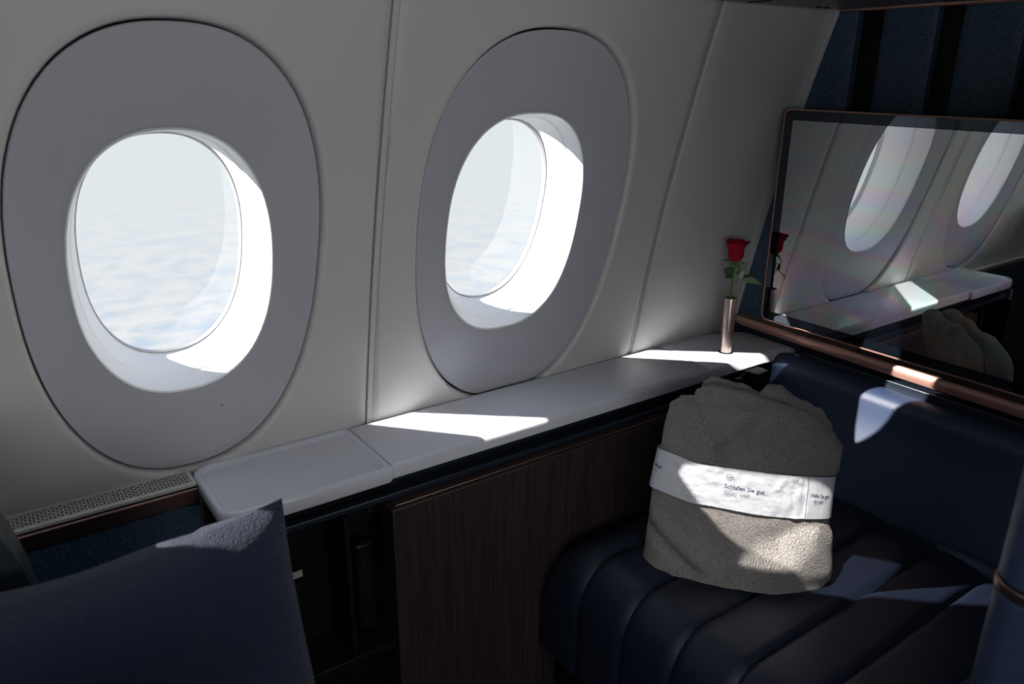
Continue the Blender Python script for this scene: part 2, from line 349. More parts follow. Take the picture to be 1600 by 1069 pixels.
# ------------------------------------------------------------------ rest of the room
tag(obj('floor', box(-2.6, 1.75, -1.9, 1.5, -1.30, -1.25), CARPET, smooth=False), kind='structure')
tag(obj('ceiling', box(-2.6, 1.75, -1.9, 1.3, .95, 1.0), LINER, smooth=False), kind='structure')
tag(obj('wall_right', box(-2.6, 1.75, -1.95, -1.9, -1.25, .95), LINER, smooth=False), kind='structure')
tag(obj('wall_back', box(-2.65, -2.6, -1.9, 1.5, -1.25, .95), SHELL, smooth=False), kind='structure')
tag(obj('trim_1', box(-2.6, 1.6, .93, 1.3, .32, .95), LINER, smooth=False), kind='structure')
# bulkhead
wf = empty('wall_front', (1.6, .3, -1.25), kind='structure')
obj('core', box(1.53, 1.60, -1.9, 1.30, -1.25, .95), BLACK, wf, smooth=False)
def slat(y0, y1, z0=-.56, z1=.5):
    loops = []
    for z in (z0, z1):
        l = [(1.535, y0, z), (1.512, y0, z), (1.5085, y0+.004, z)]+[(1.507-.001*math.sin(math.pi*j/6), y0+(y1-y0)*j/6, z) for j in range(1, 6)]+[(1.5085, y1-.004, z), (1.512, y1, z), (1.535, y1, z)]
        loops.append(l)
    return loft(loops, True, True, True)
obj('fabric_slat', slat(.961, 1.22), SPARK, wf); y = .907
for k in range(12):
    obj('fabric_slat', slat(y-.104, y), SPARK, wf); y -= .150
obj('lower_panel', box(1.5065, 1.53, -.6, 1.22, -1.25, -.575), NAVYHARD, wf, smooth=False)
# copper rail under the screen
def rail():
    loops = []
    for y_, sx in ((1.158, .4), (1.150, .9), (1.13, 1), (.8, 1), (.3, 1), (-.4, 1)):
        zt = -.553-.002*(1.15-y_)/.6; zb = -.572-.010*min(1, (1.15-y_)/.5); x0_ = 1.512-.037*sx
        loops.append([(1.512, y_, zb), (x0_+.004, y_, zb), (x0_, y_, zb+.005), (x0_, y_, zt-.005), (x0_+.004, y_, zt), (1.512, y_, zt)])
    return loft(loops, True, True, True)
tag(obj('copper_rail', rail(), COPPER, origin=(1.5, .4, -.575)), 'long brushed copper rail running below the big screen', 'rail')
# ------------------------------------------------------------------ overhead unit
oh = empty('overhead_bin', (.4, .6, .115), 'dark satin overhead unit along the top edge with metal lip', 'overhead bin')
def bin_sec():
    loops = []
    for x in (-2.5, -1, 0, .8, 1.2, 1.49):
        loops.append([(x, .78, .118), (x, .9, .116), (x, .985, .116), (x, .994, .120), (x, .997, .13), (x, .93, .315), (x, .78, .315)])
    return join(loft(loops, True, True, True), box(1.40, 1.49, -.4, .78, .117, .315))
obj('bin_body', bin_sec(), CEIL, oh, bev=.002)
obj('metal_lip', tube([(1.490, .985, .121), (1.490, .93, .1200), (1.490, .6, .1200), (1.490, .0, .1200)], .008, 12), COPPER, oh)
obj('seam_cover', box(1.2, 1.201, .93, .98, .1145, .117), BLACK, oh, smooth=False)
obj('latch', lathe(1.385, .965, [(.006, .1165), (.006, .1145), (.004, .114)], 16), BLACK, oh)
obj('latch', lathe(1.41, .965, [(.006, .1165), (.006, .1145), (.004, .114)], 16), BLACK, oh)
# ------------------------------------------------------------------ white ledge
ZL = -.594
ledge = empty('side_ledge', (.85, 1.1, ZL-.028), 'long glossy white worktop under the windows, with seams', 'worktop')
YF, YB = 1.013, 1.1815
obj('worktop', prism_slab([(.4875, YF), (1.2385, YF), (1.2515, YB), (.4875, YB)], ZL, .028, .009), WORKTOP, ledge)
ends = [(1.2395, YF), (1.40, YF), (1.462, YF-.004), (1.484, YF-.014), (1.497, YF-.022), (1.504, YF+.00), (1.504, 1.118)]
for k in range(9):
    a = R(90*k/8); ends.append((1.36+.144*math.cos(a)**.9 if k < 8 else 1.36, 1.118+.0655*math.sin(a)))
ends += [(1.2525, 1.1825)]
obj('end_slab', prism_slab(ends, ZL, .028, .008), WORKTOP, ledge)
# tray
tray = empty('charging_tray', (.355, 1.09, ZL-.03), 'white rounded tray with raised rim and charging mark, near end of ledge', 'tray')
out0 = rrect(.219, .4865, 1.003, 1.183, [.034, .004, .004, .03], 10)
def ins(d, z, rr_): return [(x, y_, z) for x, y_ in rrect(.219+d, .4865-d, 1.003+d, 1.183-d, rr_, 10)]
loops = [ins(.012, ZL-.029, [.026, .004, .004, .02]), ins(.003, ZL-.026, [.032, .005, .005, .028]), ins(0, ZL-.018, [.034, .005, .005, .03]), ins(0, ZL-.006, [.034, .005, .005, .03]), ins(.0015, ZL-.001, [.033, .005, .005, .029]), ins(.004, ZL+.0008, [.031, .006, .006, .027]),
         ins(.0085, ZL+.0006, [.027, .012, .012, .023]), ins(.0105, ZL-.0008, [.025, .014, .014, .021]), ins(.0125, ZL-.0048, [.023, .014, .014, .019]), ins(.0150, ZL-.0060, [.021, .012, .012, .018])]
obj('tray_body', loft(loops, True, True, True), WORKTOP, tray)
def arc(cx, cy, r0, r1, a0, a1, z, n=14, h=.0003):
    loops = []
    for k in range(n+1):
        a = R(a0+(a1-a0)*k/n); c_, s_ = math.cos(a), math.sin(a)
        loops.append([(cx+r0*c_, cy+r0*s_, z), (cx+r1*c_, cy+r1*s_, z), (cx+r1*c_, cy+r1*s_, z+h), (cx+r0*c_, cy+r0*s_, z+h)])
    return loft(loops, True, True, True)
MARK = principled('mark_grey', (.55, .56, .60), .4)
cm = (.385, 1.098)
obj('charging_mark', join(arc(*cm, .0080, .0090, -60, 60, ZL-.006), arc(*cm, .0080, .0090, 120, 240, ZL-.006), arc(*cm, 0.0003, .0016, 0, 360, ZL-.006, 12)), MARK, tray)
# ------------------------------------------------------------------ cabinet under the ledge
cab = empty('side_cabinet', (.75, 1.05, -1.25), 'dark cabinet below the white ledge with rosewood panel and copper strip', 'cabinet')
obj('fascia', box(.235, 1.39, 1.022, 1.10, -.632, ZL-.0285), NAVYHARD, cab, bev=.002)
obj('shadow_groove', box(.235, 1.39, 1.034, 1.10, -.645, -.632), BLACK, cab, smooth=False)
obj('lower_fascia', box(.235, 1.39, 1.012, 1.10, -.656, -.645), NAVYHARD, cab, bev=.002)
obj('copper_strip', box(.480, 1.39, .992, 1.05, -.6585, -.6555), BROWNCOPPER, cab, bev=.001)
obj('wood_panel', box(.4715, 1.39, .985, 1.03, -1.25, -.6590), WOOD, cab, bev=.0015)
obj('dark_filler', box(1.355, 1.3985, .980, 1.06, -1.25, -.6235), BLACK, cab, bev=.002)  # black filler added to keep the lit cabinet ends dark
obj('cavity_back', box(.235, .4715, 1.08, 1.12, -1.25, -.656), BLACK, cab, smooth=False)
obj('cavity_side', box(.235, .25, .99, 1.12, -1.25, -.656), BLACK, cab, bev=.002)
obj('shelf', box(.25, .4715, .995, 1.08, -.93, -.915), BLACK, cab, bev=.002)
obj('divider', box(.395, .405, 1.0, 1.08, -.915, -.656), BLACK, cab, bev=.002)
obj('corner_strip', box(.236, .240, 1.000, 1.006, -1.25, -.626), COPPER, cab, bev=.0008)
tag(obj('label_card', box(.3255, .343, 1.060, 1.0605, -.772, -.7595), CARD, origin=(.334, 1.06, -.766), smooth=False), 'tiny pale card label inside the dark open cabinet niche', 'label')
hs = empty('handset', (.44, 1.05, -.9), 'slim black handset upright in the dark cabinet niche', 'handset')
obj('handset_body', prism_slab(rrect(.425, .458, 1.035, 1.052, .007), -.735, .17, .006), principled('handset_black', (.008, .009, .011), .15), hs)
obj('indicator', box(.438, .440, 1.0345, 1.036, -.775, -.773), principled('blue_dot', (.05, .1, .5), .3), hs, smooth=False)
# low part of the side wall left of the ledge: grille shelf and navy panel
sill = empty('air_grille', (-.3, 1.16, ZL-.03), 'perforated white metal air grille strip left of the charging tray', 'grille')
def lattice():
    vf = []; x0_, x1_, y0_, y1_ = -.9, .218, 1.137, 1.178; h = ZL-.0008; sp_ = .0098; wd = .0010; yy = (y1_-y0_)
    x = x0_-yy
    while x < x1_:
        for dr in (1, -1):
            a = Vector((x, y0_ if dr == 1 else y1_, 0)); b = Vector((x+yy, y1_ if dr == 1 else y0_, 0))
            if a.x < x0_:
                t_ = (x0_-a.x)/(b.x-a.x); a = a.lerp(b, t_)
            if b.x > x1_:
                t_ = (x1_-a.x)/(b.x-a.x); b = a.lerp(b, t_)
            if b.x-a.x > .002:
                n_ = Vector((-(b-a).y, (b-a).x, 0)).normalized()*wd; z1_ = h; z0_ = h-.0015
                vf.append(([(*(a+n_).xy, z0_), (*(a-n_).xy, z0_), (*(b-n_).xy, z0_), (*(b+n_).xy, z0_), (*(a+n_).xy, z1_), (*(a-n_).xy, z1_), (*(b-n_).xy, z1_), (*(b+n_).xy, z1_)],
                           [(4, 5, 6, 7), (0, 1, 5, 4), (1, 2, 6, 5), (2, 3, 7, 6), (3, 0, 4, 7)]))
        x += sp_
    return join(*vf)
GRM = principled('grille_paint', (.62, .62, .60), .45)
tag(obj('lattice', lattice(), GRM, sill, smooth=False), kind='stuff')
obj('frame', join(box(-.9, .218, 1.1775, 1.196, ZL-.006, ZL), box(-.9, .218, 1.130, 1.1375, ZL-.006, ZL), box(.212, .218, 1.137, 1.178, ZL-.006, ZL), box(-.045, -.037, 1.137, 1.178, ZL-.006, ZL+.0004)), GRM, sill, bev=.0012)
obj('grille_tray', box(-.9, .218, 1.131, 1.194, ZL-.03, ZL-.008), BLACK, sill, smooth=False)
lo = wall
obj('copper_top_strip', box(-.9, .2175, 1.1235, 1.1295, -.6255, -.6005), BROWNCOPPER, lo, bev=.002)
obj('navy_panel', box(-.9, .2175, 1.128, 1.19, -1.25, -.6265), SPARK, lo, bev=.002)
# ------------------------------------------------------------------ big screen
tv = empty('display_screen', (1.43, .64, -.52), 'large glossy black screen with thin copper edge reflecting the windows', 'screen')
TX = 1.415; TY0, TY1, TZ0, TZ1 = .24, 1.034, -.518, -.0712
def tvloop(d, x, r_): return [(x, a, b) for a, b in rrect(TY0+d, TY1-d, TZ0+d, TZ1-d, r_, 8)]
obj('housing', loft([tvloop(.01, TX+.032, .012), tvloop(.002, TX+.028, .014), tvloop(0, TX+.006, .014)], True, True, True), BLACK, tv)
obj('copper_edge', loft([tvloop(.002, TX+.006, .014), tvloop(-.0012, TX+.004, .0152), tvloop(-.0012, TX-.0005, .0152), tvloop(.0012, TX-.0015, .013), tvloop(.0022, TX+.001, .012)], True), COPPER, tv)
obj('glass_border', loft([tvloop(.002, TX+.0005, .012), tvloop(.021, TX+.0005, .002)], True), TVBEZEL, tv, smooth=False)
obj('glass_panel', ([(TX+.0004, a, b) for a, b in rrect(TY0+.021, TY1-.021, TZ0+.021, TZ1-.021, .002, 2)], [tuple(range(12))]), SCREEN, tv, smooth=False)
obj('mount', box(TX+.030, 1.508, .5, .8, -.42, -.2), BLACK, tv, bev=.004)
# channel and table-latch under the rail
ch = empty('stowage_channel', (1.47, .4, -.65), 'dark navy channel strip under the copper rail with small chrome latch', 'stowage')
obj('channel_face', box(1.472, 1.506, -.4, .972, -.612, -.588), NAVYHARD, ch, bev=.002)
obj('channel_shadow', box(1.478, 1.506, -.4, .972, -.66, -.613), BLACK, ch, smooth=False)
obj('bracket', box(1.458, 1.4715, .952, .970, -.602, -.588), NAVYHARD, ch, bev=.002)
obj('latch_pin', tube([(1.462, .655, -.618), (1.462, .628, -.618)], .003, 10), CHROME, ch)
obj('latch_pin', tube([(1.462, .620, -.618), (1.462, .585, -.618)], .0018, 8), CHROME, ch)
obj('latch_pin', tube([(1.462, .578, -.619), (1.462, .562, -.619)], .0035, 10), CHROME, ch)
# ------------------------------------------------------------------ leather backrest of the footrest niche
def smooth01(t_): t_ = max(0, min(1, t_)); return t_*t_*(3-2*t_)
br = ot = empty('footrest_bench', (1.08, .6, -1.25), 'navy leather footrest bench with sewn channels and smooth backrest', 'bench')
def backrest():
    # rounded cushion facing -X; left end wraps round at Y~1.0
    loops = []; ny = 40
    for i in range(ny+1):
        y_ = 1.042-(1.042+.35)*i/ny
        e_ = max(0, (y_-.97)/.072); bulge = math.sqrt(max(0, 1-e_*e_)) if e_ > 0 else 1
        zt = -.603-.012*max(0, (y_-.95)/.1)+.010*math.exp(-((y_-.965)/.07)**2)-.004*smooth01((.9-y_)/.5); l = [(1.470, y_, -.93), (1.470, y_, zt-.01)]
        D = .055*bulge+.002
        for k in range(9):
            a = math.pi/2*k/8; l.append((1.470-D*math.sin(a)*.62-.004*0, y_, zt-.03*(1-math.cos(a))))
        x1 = 1.470-D*.62
        for k in range(1, 13):
            t_ = k/12; l.append((x1-.060*bulge*smooth01(t_)*1.0, y_, zt-.03-(.265)*t_))
        loops.append(l)
    return loft(loops, True, True, True)
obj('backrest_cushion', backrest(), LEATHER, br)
# ------------------------------------------------------------------ ottoman with sewn channels
SE = [.98, .872, .762, .655, .551, .4555, .36, .285]
XF, XB = .765, 1.372
for i in range(len(SE)-1):
    y1_, y0_ = SE[i], SE[i+1]; loops = []; m = 12
    for j in range(m+1):
        t_ = j/m; y_ = y0_+(y1_-y0_)*t_; ed = min(t_, 1-t_)*(y1_-y0_); g = -.0075*math.exp(-ed/.0035)+.0015*math.sin(math.pi*t_)
        edge_l = .05*max(0, (y_-.90)/.08)**2 if y_ > .90 else 0
        l = []
        for k in range(20):                         # front roll, then flat top
            a = math.pi/2*k/10
            if k <= 10: l.append((XF+.075-(.075+g)*math.cos(a), y_, -.82-.075-.02+(.075+g+.02)*math.sin(a)-edge_l))
            else:
                s_ = (k-10)/9; x_ = XF+.075+(XB-XF-.075)*s_
                l.append((x_, y_, -.82+g-edge_l-.012*smooth01((.05-(XB-x_))/.05)))
        l = [(XF-g*.3, y_, -1.05)]+l+[(XB, y_, -1.05)]
        loops.append(l)
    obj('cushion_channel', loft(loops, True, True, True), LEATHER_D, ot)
# stitching beads beside the seams that catch the light
obj('base', box(.80, 1.36, .295, .97, -1.25, -1.02), BLACK, ot, bev=.01)
obj('rear_bolster', tube([(1.385, .60, -.845), (1.366, .50, -.832), (1.345, .42, -.824), (1.32, .36, -.822), (1.29, .295, -.822)], [.008, .014, .018, .020, .020], 14), LEATHER, ot)
# ------------------------------------------------------------------ folded blanket
A0 = Vector((.859, .817, -.82)); EX = Vector((.63631, -.77143, 0)); NN = Vector((.77143, .63631, 0)); TL = R(13)
UPV = Vector((0, 0, 1))*math.cos(TL)+NN*math.sin(TL); ND = NN*math.cos(TL)-Vector((0, 0, 1))*math.sin(TL)   # ND points away from the camera
bl = empty('folded_blanket', (1.01, .74, -.83), 'folded grey-beige fleece blanket held by a white paper band', 'blanket')
def lerp_t(tab, v):
    if v <= tab[0][0]: return tab[0][1]
    for (a, b), (c_, d_) in zip(tab, tab[1:]):
        if v <= c_: return b+(d_-b)*smooth01((v-a)/(c_-a))
    return tab[-1][1]
LT = [(-.016, .022), (0, .001), (.03, .003), (.12, .006), (.17, .012), (.235, .017), (.29, .024), (.306, .042)]
RT = [(-.016, .285), (0, .306), (.025, .318), (.09, .313), (.118, .304), (.13, .300), (.19, .301), (.205, .311), (.255, .312), (.28, .300), (.306, .26)]
DT = [(-.016, .02), (0, .036), (.04, .050), (.10, .047), (.125, .039), (.16, .036), (.195, .038), (.215, .046), (.26, .046), (.29, .034), (.306, .010)]
def ridge(u, v, u0, v0, u1, v1, w, h):
    d = Vector((u1-u0, v1-v0)); l = d.length; d /= l; p = Vector((u-u0, v-v0)); s_ = max(0, min(l, p.dot(d))); q_ = (p-d*s_).length
    return h*math.exp(-(q_/w)**2)
def wr(u, v):
    h = .0065*noise.noise(Vector((u*16, v*13, 3.1)))+.0032*noise.noise(Vector((u*38, v*38, 1.7)))
    h += ridge(u, v, .0, .10, .10, .03, .013, .015)-ridge(u, v, .0, .075, .09, .012, .010, .014)+ridge(u, v, .02, .05, .06, .0, .007, .004)
    h -= ridge(u, v, .075, .295, .10, .215, .018, .020)-ridge(u, v, .11, .28, .135, .21, .014, .006)
    h -= ridge(u, v, .17, .285, .11, .23, .016, .018)+ridge(u, v, .01, .13, .05, .095, .008, .004)
    h += ridge(u, v, .18, .29, .28, .27, .012, .003)-ridge(u, v, .27, .11, .20, .09, .012, .003)
    return h
def P3(u, v, d): return A0+EX*u+UPV*v+ND*d
def body_pt(th, v, extra=0, wrk=1):
    l_, r_, dp = lerp_t(LT, v), lerp_t(RT, v), lerp_t(DT, v); n_ = 3.2
    top = .010*math.sin((v-.29)*0)
    c_, s_ = math.cos(th), math.sin(th); rr = (abs(c_)**n_+abs(s_)**n_)**(-1/n_)
    hw = (r_-l_)/2+extra; u = (l_+r_)/2+c_*rr*hw; d = .045+s_*rr*(dp+extra)
    d -= .036*(1-((u-.155)/.16)**2)*max(0, 1-max(v, 0)/.11)**1.5 if s_ < 0 else 0
    vv = v - .020*smooth01((u-.20)/.11)*smooth01((v-.22)/.08)-.006*smooth01(1-u/.1)*smooth01((v-.25)/.05)
    hh = wr(u, vv)*wrk
    return P3(u, vv, d-(hh if s_ < 0 else 0)*min(1, abs(s_)*2)), u, vv
loops = []
vs_ = [-.004+.310*k/60 for k in range(61)]
for v in vs_: loops.append([body_pt(2*math.pi*k/112, v)[0] for k in range(112)])
obj('fleece_fold', loft(loops, True, True, True), FLEECE, bl)
def fold(prof, d0, dd, seed, vb=.15):
    loops = []; m = 70; u0, u1 = prof[0][0], prof[-1][0]
    for j in range(m+1):
        t_ = j/m; u = u0+(u1-u0)*t_; en = max(.04, (1-abs(2*t_-1)**4)**.5)
        vt = lerp_t(prof, u)+.004*noise.noise(Vector((u*30, seed, 0))); l = []; wob = .010*noise.noise(Vector((u*12, seed*1.7, 4)))
        for k in range(25):
            a = math.pi*k/24; dp = dd*en*(1+.25*noise.noise(Vector((u*18, seed, 9))))
            l.append(P3(u, vt-dp*.9+dp*.9*math.sin(a), d0+wob-math.cos(a)*dp+.004*noise.noise(Vector((u*34, a*1.5, seed)))))
        l = [P3(u, vb, d0-dd*en*.9)]+l+[P3(u, vb, d0+dd*en*.9)]; loops.append(l)
    return loft(loops, True, True, True)
obj('fleece_fold', fold([(.060, .290), (.068, .316), (.09, .326), (.111, .326), (.15, .320), (.182, .314), (.22, .305), (.262, .294), (.288, .272)], .048, .019, 2.2), FLEECE, bl)
obj('fleece_fold', fold([(.070, .30), (.079, .326), (.091, .335), (.115, .332), (.14, .327), (.17, .318), (.20, .30)], .084, .020, 5.1), FLEECE, bl)
obj('fleece_fold', fold([(.160, .28), (.172, .312), (.190, .329), (.210, .331), (.225, .322), (.240, .30)], .088, .026, 9.3), FLEECE, bl)
obj('fleece_fold', fold([(.200, .29), (.225, .318), (.250, .312), (.275, .298), (.297, .275), (.302, .25)], .084, .024, 7.3), FLEECE, bl)
# paper band
BT = [(0, .209), (.016, .2075), (.09, .195), (.20, .1945), (.30, .1975), (.32, .198)]; BB = [(0, .139), (.01, .138), (.09, .1255), (.20, .1215), (.30, .1265), (.32, .127)]
def wrp(u, v): return .0016*noise.noise(Vector((u*60, v*60, 8)))+.0010*abs(noise.noise(Vector((u*130, v*110, 4))))+.0035*smooth01((u-.19)/.05)*smooth01((.265-u)/.01)*noise.noise(Vector((u*75, v*55, 2)))
def band_pt(u, t_, off=0):
    """front of the band; t_ 0 bottom .. 1 top"""
    l_, r_, dp = .0055, .3065, .0445; n_ = 3.2; x = max(-1, min(1, (u-(l_+r_)/2)/((r_-l_)/2)))
    v = lerp_t(BB, u)+(lerp_t(BT, u)-lerp_t(BB, u))*t_; sl = .010*(t_-.5)
    return P3(u+sl*max(0, 1-u/.12)*.9, v, .045-dp*(1-abs(x)**n_)**(1/n_)-wrp(u, v)*(1-x**6)-off)
loops = []
NB = 260
for j in range(49):
    t_ = j/48; l = []
    for k in range(NB+1):
        a = math.pi*k/NB; x = math.cos(math.pi-a); l.append(band_pt(.156+.1505*x, t_))
    for k in range(1, 12):
        a = math.pi*k/12; u = .156+.1505*math.cos(a); v = lerp_t(BB, u)+(lerp_t(BT, u)-lerp_t(BB, u))*t_; l.append(P3(u, v, .045+.040*math.sin(a)))
    loops.append(l)
pb = obj('paper_band', loft(loops), PAPER, bl); pb['label'] = 'white crinkled paper band printed Schlafen Sie gut, Sleep well'
loops = [[band_pt(.2600+.0465*j/30, t_/24, .0014 if j else .0034) for t_ in range(25)] for j in range(31)]
obj('overlap_end', loft(loops, False), PAPER, pb, label=None) if False else obj('overlap_end', loft(loops, False), PAPER, pb)
def text(body, u, v, size, mat, off=.0005, bold=0.0, rot=0, xs=1.0):
    cu = bpy.data.curves.new('t', 'FONT'); cu.body = body; cu.size = 1.0; cu.offset = bold/size; cu.resolution_u = 3
    ob = bpy.data.objects.new('t', cu); COL.objects.link(ob); bpy.context.view_layer.update()
    dg = bpy.context.evaluated_depsgraph_get(); me = bpy.data.meshes.new_from_object(ob.evaluated_get(dg))
    me.transform(Matrix.Scale(size, 4))
    bm = bmesh.new(); bm.from_mesh(me); bmesh.ops.triangulate(bm, faces=bm.faces)
    bmesh.ops.subdivide_edges(bm, edges=[e_ for e_ in bm.edges if e_.calc_length() > .003], cuts=1)
    V = []
    for p in bm.verts:
        uu = u+p.co.x*xs; vv = v+p.co.y-.045*p.co.x; b_, t2 = lerp_t(BB, uu), lerp_t(BT, uu); V.append(band_pt(uu, (vv-b_)/(t2-b_), off))
    Fc = [tuple(v_.index for v_ in f.verts) for f in bm.faces]; bm.verts.index_update(); bm.free()
    bpy.data.objects.remove(ob); bpy.data.curves.remove(cu); bpy.data.meshes.remove(me)
    return V, Fc
# make sure indices are valid before reading them: text() rebuilds after triangulation
obj('print', join(text('Schlafen Sie gut', .128, .1605, .0105, INK, bold=.00010)), INK, pb, smooth=False)
obj('print', join(text('Sleep well', .1285, .1495, .0105, INKG, bold=-.00005)), INKG, pb, smooth=False)
obj('print', text('chlafen Sie gut', .2655, .1635, .0100, INK, off=.0019, bold=.00008, xs=.53), INK, pb, smooth=False)
obj('print', text('ep well', .2715, .1535, .0100, INKG, off=.0019, xs=.53), INKG, pb, smooth=False)
obj('print', text('Sie gut', .0085, .1765, .0090, INK, bold=.0002, xs=.50), INK, pb, smooth=False)
obj('print', text('well', .0085, .1685, .0080, INKG, xs=.42), INKG, pb, smooth=False)
def flat(quads, off=.0005):
    V, Fc = [], []
    for q_ in quads:
        b = len(V)
        for (u, v) in q_:
            b_, t2 = lerp_t(BB, u), lerp_t(BT, u); V.append(band_pt(u, (v-b_)/(t2-b_), off))
        Fc.append(tuple(range(b, b+len(q_))))
    return V, Fc
uc, vc, rr_ = .1355, .1795, .0055; qs = []
for k in range(28):
    a, b = 2*math.pi*k/28, 2*math.pi*(k+1)/28
    qs.append([(uc+rr_*math.cos(a), vc+rr_*math.sin(a)), (uc+rr_*math.cos(b), vc+rr_*math.sin(b)), (uc+(rr_-.0005)*math.cos(b), vc+(rr_-.0005)*math.sin(b)), (uc+(rr_-.0005)*math.cos(a), vc+(rr_-.0005)*math.sin(a))])
# flying bird: neck, body and two wings
qs += [[(uc-.0040, vc+.0014), (uc-.0036, vc+.0018), (uc-.0012, vc-.0006), (uc-.0010, vc-.0016)], [(uc-.0012, vc-.0006), (uc+.0008, vc+.0002), (uc+.0006, vc-.0010), (uc-.0010, vc-.0016)],
       [(uc+.0008, vc+.0002), (uc+.0042, vc+.0022), (uc+.0030, vc+.0004), (uc+.0006, vc-.0010)]]
obj('emblem', flat(qs), INK, pb, smooth=False)
def frame_q(u0, u1, v0, v1, w): return [[(u0, v0), (u1, v0), (u1, v0+w), (u0, v0+w)], [(u0, v1-w), (u1, v1-w), (u1, v1), (u0, v1)], [(u0, v0), (u0+w, v0), (u0+w, v1), (u0, v1)], [(u1-w, v0), (u1, v0), (u1, v1), (u1-w, v1)]]
obj('small_box_mark', flat(frame_q(.0735, .0840, .1335, .1415, .0004)+frame_q(.0600, .0715, .1365, .1440, .0003)+[[(.0750, .1372), (.0825, .1366), (.0825, .1374), (.0750, .1380)]]), INKG, pb, smooth=False)
# ------------------------------------------------------------------ vase and rose
VX, VY = 1.3455, 1.066
va = empty('bud_vase', (VX, VY, ZL), 'slim champagne-coloured metal bud vase on the white ledge', 'vase')
obj('vase_body', lathe(VX, VY, [(.0112, ZL+.0006), (.0130, ZL+.0016), (.0130, ZL+.125), (.0126, ZL+.1262), (.0116, ZL+.1258), (.0115, ZL+.06)], 40), STEEL, va)
obj('base_ring', lathe(VX, VY, [(.0165, ZL+.0004), (.0165, ZL+.0008), (.0135, ZL+.0009)], 40), BLACK, va)
ro = empty('rose', (VX, VY, ZL+.06), 'single red rose with green leaves standing in the metal vase', 'rose')
BZc = -.387                                # bottom of bud
B0 = Vector((VX+.003, VY+.001, BZc))
stp = [(VX-.002, VY+.003, ZL+.062), (VX-.001, VY+.002, ZL+.128), (VX, VY+.002, ZL+.158), (B0.x, B0.y, BZc+.003)]
obj('stem', tube(stp, [.0022, .0024, .0021, .0028], 10), STEMM, ro)
def petal(a0, span, r0, r1, h, curl, phase):
    V, Fc = [], []; m, n_ = 12, 14
    for i in range(m+1):
        t_ = i/m
        for j in range(n_+1):
            s_ = j/n_*2-1; a = a0+span*s_/2*(.55+.45*math.sin(math.pi*min(1, t_*1.1+.1)/1.4))
            r_ = r0*(1 if t_ > 0 else .4)+(r1*.9-r0)*math.sin(min(1, t_*3.2)*math.pi/2)+.0012*t_-(.0012 if t_ < .7 else 0)*math.sin(math.pi*t_)+curl*max(0, t_-.78)**1.5*9*(1-.3*abs(s_))
            z = h*t_-h*.16*abs(s_)**2.6*t_+.0008*math.sin(9*s_+phase)*t_
            V.append((B0.x+r_*math.cos(a), B0.y+r_*math.sin(a), B0.z+z))
    for i in range(m):
        for j in range(n_): k = i*(n_+1)+j; Fc.append((k, k+1, k+n_+2, k+n_+1))
    return V, Fc
for k, (a0, spn, r0, r1, h, cl) in enumerate([(3.6, 2.6, .006, .0185, .044, .009), (5.6, 2.4, .006, .0180, .0445, .010), (1.5, 2.6, .006, .0175, .045, .007), (4.6, 2.3, .005, .0150, .0475, .003), (.3, 2.3, .005, .0145, .046, .004), (2.5, 2.3, .005, .0140, .047, .003), (5.2, 2.6, .004, .0100, .0485, .001), (3.1, 2.6, .004, .0095, .0480, .001), (1.0, 2.6, .004, .0060, .0485, 0), (4.0, 2.6, .003, .0055, .0485, 0)]):
    pt = obj('petal', petal(a0, spn, r0, r1, h, cl, k*1.3), PETAL, ro)
    sm = pt.modifiers.new('thick', 'SOLIDIFY'); sm.thickness = .0006
def leaf(base, tip, width, nrm, fold_=.25, droop=0.0):
    base, tip = Vector(base), Vector(tip); d = tip-base; l = d.length; d.normalize(); n_ = Vector(nrm).normalized(); sd = d.cross(n_).normalized(); n_ = sd.cross(d); V, Fc = [], []; m = 12
    for i in range(m+1):
        t_ = i/m; w = width*math.sin(math.pi*min(1, t_**.8))**.8*(1-.15*t_) if 0 < t_ < 1 else .0002
        c_ = base+d*(l*t_)-n_*droop*t_*t_
        for s_ in (-1, -.5, 0, .5, 1): V.append(c_+sd*(w*s_*(1+.05*math.sin(i*2.3)))+n_*(fold_*w*abs(s_)))
    for i in range(m):
        for j in range(4): k = i*5+j; Fc.append((k, k+1, k+6, k+5))
    return V, Fc
def lf(name, mat, *a, **k):
    o = obj(name, leaf(*a, **k), mat, ro); s_ = o.modifiers.new('thick', 'SOLIDIFY'); s_.thickness = .0004; return o
def scr(u, v, dist):     # direction helper only used for the little leaves: right and up in the picture's plane at the vase
    return B0+Vector((.58, -.81, 0))*u+Vector((0, 0, 1))*v+Vector((.8, .58, 0))*dist
for tip in ((-.028, .002), (-.034, -.001), (.030, -.004), (-.012, -.006), (.020, -.003)): lf('sepal', LEAF, scr(0, .001, 0), scr(tip[0], tip[1], -.004*tip[0]/.03), .0022, (0, 0, 1))
lf('sepal', STEMM, scr(.003, .001, -.006), scr(.015, -.019, -.014), .0042, (-.8, -.5, .3))
lf('sepal', STEMM, scr(-.003, .001, -.006), scr(-.012, -.008, -.012), .0040, (-.8, -.5, .3))
lf('leaf', LEAF, scr(-.004, -.026, -.004), scr(-.022, -.016, -.008), .0125, (-.8, -.5, .25))
lf('leaf', LEAF, scr(-.004, -.027, -.004), scr(-.018, -.036, -.010), .0075, (-.8, -.5, .2))
obj('leaf_stalk', tube([scr(.0005, -.052, 0), scr(.008, -.042, -.003), scr(.016, -.028, -.005), scr(.018, -.018, -.006)], .0008, 6), BROWNCOPPER, ro)
obj('leaf_stalk', tube([scr(-.0005, -.034, 0), scr(-.004, -.026, -.004)], .0007, 6), STEMM, ro)
lf('leaf', LEAFLIT, scr(.016, -.034, -.006), scr(.060, -.040, -.012), .0095, (-.5, -.3, .8), droop=.004)
